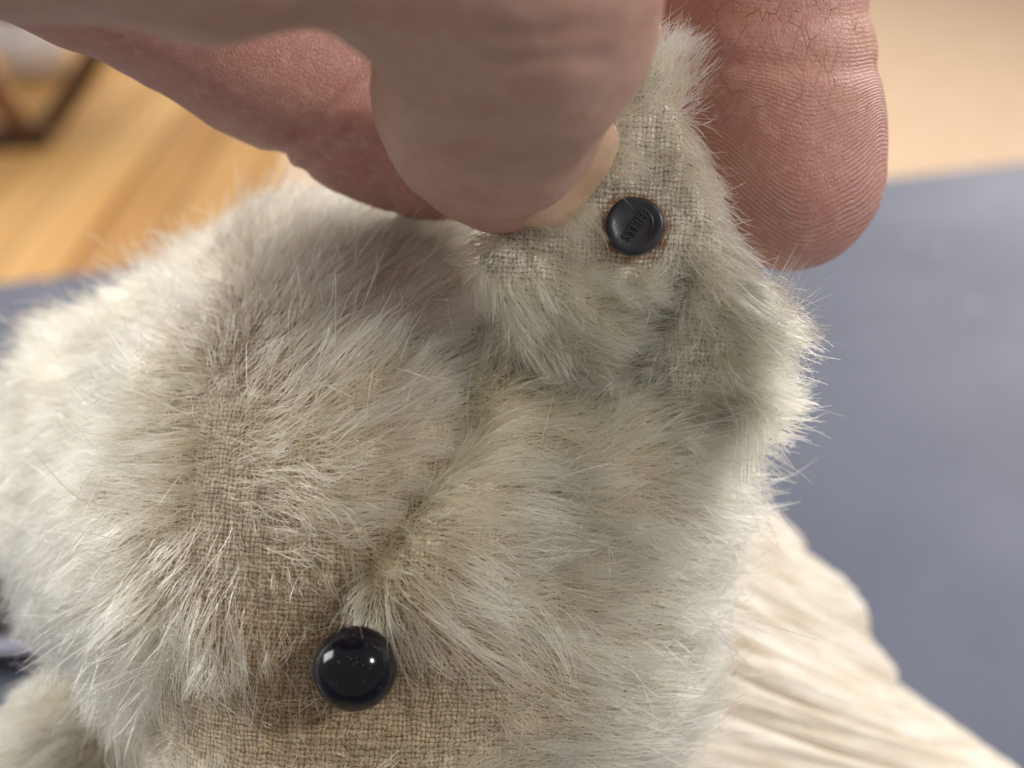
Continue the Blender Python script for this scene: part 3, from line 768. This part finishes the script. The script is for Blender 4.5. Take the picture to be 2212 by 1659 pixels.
# ------------------------------------------------------------------ the hand
def nd(px, py, D, r): return (fr(px, py, D), r)
THUMB = [nd(1085, 388, 92.5, 4.7), nd(1068, 300, 88, 7.4), nd(1062, 210, 83, 8.9), nd(1105, 30, 73, 9.8), nd(1090, -120, 67, 10.2)]
THB = [nd(1090, -120, 67, 10.2), nd(800, -290, 63, 9.6), nd(600, -330, 61, 9.0), nd(420, -280, 60, 9.3), nd(0, -340, 60, 9.6), nd(-400, -420, 64, 12)]
MID = [nd(1030, 322, 107, 7.6), nd(920, 290, 106, 8.4), nd(800, 240, 105, 8.5), nd(690, 178, 103, 8.3), nd(560, 95, 101, 8.9), nd(380, -25, 97, 9.0), nd(170, -140, 92, 9.2), nd(-150, -300, 86, 10.5)]
IDX = [nd(1703, 386, 102.5, 9.1), nd(1692, 300, 102.5, 9.3), nd(1674, 190, 102.5, 9.2), nd(1660, 90, 103, 9.2), nd(1635, -60, 103, 10.2), nd(1600, -350, 102, 9.6), nd(1300, -680, 98, 10), nd(700, -800, 92, 11), nd(0, -700, 84, 13)]
RING = [nd(760, -150, 118, 8.0), nd(560, -220, 116, 8.6), nd(250, -380, 108, 9), nd(-100, -480, 96, 10)]
PINK = [nd(520, -420, 126, 6.6), nd(330, -480, 123, 7.2), nd(60, -560, 113, 8), nd(-200, -600, 100, 9)]
PALM = [nd(-250, -480, 80, 16), nd(-700, -520, 84, 20), nd(-1300, -560, 88, 22), nd(-1900, -600, 90, 23)]
def handf(p):
    d = chain(p, THUMB, 3.0)
    d = smin(d, chain(p, THB, 2.0), 2.5)
    d = smin(d, chain(p, PALM, 10), 6)
    e = chain(p, MID, 2.0); d = np.minimum(d, e) if False else smin(d, e, .7)
    d = smin(d, chain(p, IDX, 2.2), 1.0)
    d = smin(d, chain(p, RING, 2.0), 1.0); d = smin(d, chain(p, PINK, 2.0), 1.0)
    x, y = proj(p)
    # creases
    for (ax_, ay, bx_, by_, wd, dp, z0, z1) in ((560, 375, 860, 120, 22, .8, -40, -3), (610, 410, 900, 160, 14, .35, -40, -3), (860, 470, 760, 280, 12, .3, -40, -3), (1400, 125, 1950, 150, 24, .35, -30, 6),
                                       (1400, 50, 1950, 25, 20, .2, -30, 6), (900, 70, 1080, 130, 20, .35, 5, 60), (1080, 130, 1300, 120, 20, .35, 5, 60), (940, 30, 1100, 75, 18, .3, 5, 60), (1100, 75, 1330, 60, 18, .3, 5, 60), (840, 130, 980, 215, 16, .25, 0, 60)):
        sd = seg_dist(x, y, [(ax_, ay), (bx_, by_)])
        d = d + dp * np.exp(-(sd / wd) ** 2) * ((p[..., 2] > z0) & (p[..., 2] < z1))
    return d + .22 * noise(p, .22, 41) + .07 * noise(p, .8, 42)
lo, hi = (-96, 5, -42), (42, 92, 46)
P, F = surface_net(handf, lo, hi, 0.75)
x, y = proj(P)
core = (1745, 275)
PP = P + 0.0
dx_, dy_ = (x - core[0]) * K * .1, (y - core[1]) * K * .1        # about mm
dx_ = dx_ + .9 * noise(P, .18, 71); dy_ = dy_ + .8 * noise(P, .22, 72)
kk = .12 + .85 / (1 + np.exp(-(dy_ + 3.0) / 1.6)) - .35 / (1 + np.exp(-(dy_ - 7.0) / 2.0))
phase = (dy_ + kk * (np.sqrt(dx_ ** 2 + 5.0) - 2.2)) * (2 * math.pi / .50)
on = np.where((x > 1440) & (P[:, 2] < 6), 1.0, 0.0) * np.clip((y - 40) / 150, .25, 1) * np.clip(.75 + .6 * noise(P, .25, 77), .15, 1) * np.clip((P[:, 2] + 13) / 4, 0, 1)
crackm = np.where(x > 1430, .06 + .8 * np.exp(-((y - 90) / 130) ** 2) + .5 * np.exp(-((y - 260) / 90) ** 2 - ((x - 1590) / 70) ** 2), .0)
dth = chain(P, THUMB, 3.0); dth = np.minimum(dth, chain(P, THB, 2.0))
pink = np.where((x > 1430), .62, np.where(dth > 1.2, .52, .1 + .45 * np.exp(-(np.linalg.norm(P - fr(1090, 470, 90), axis=1) / 6.0) ** 2)))
hb = W(fr(-1900, -600, 90))
M_skin = mat_skin('skin', C(192, 158, 138), C(186, 122, 116), C(214, 184, 168))
hand = thing('hand', 'bare hand pinching the bear ear between thumb and fingertip', 'hand', tuple(hb))
skin = mesh('skin', W(P), F, M_skin, hand, attrs={'fpos': P, 'ridge': phase, 'ridge_on': on, 'crack': crackm, 'pink': pink})
# thumb nail, seen from its side
na, nb_ = fr(1150, 462, 88.6), fr(1292, 262, 85.5)
ax0 = unit(nb_ - na); ax2 = unit(np.array([.80, -.35, .50]) - ax0 * np.dot(ax0, np.array([.80, -.35, .50]))); ax1 = np.cross(ax2, ax0)
Mn = np.stack([ax0, ax1, ax2]); nc = (na + nb_) / 2 + np.array([.05, -.25, .1])
def nailf(p):
    q = (p - nc) @ Mn.T
    k = (np.abs(q[..., 0] / 5.6) ** 2.8 + np.abs(q[..., 1] / 4.6) ** 2.6 + np.abs(q[..., 2] / 2.1) ** 2.2) ** (1 / 2.4)
    return (k - 1) * 2.0
Pn, Fn = surface_net(nailf, nc - 8, nc + 8, 0.35)
tn = NT('nail'); ps = tn.principled(Base_Color=C(188, 154, 128), Roughness=.3, Subsurface_Weight=.2, Specular_IOR_Level=.5); tn.set(ps, 'Subsurface Scale', .001)
mesh('thumb_nail', W(Pn), Fn, tn.m, hand)
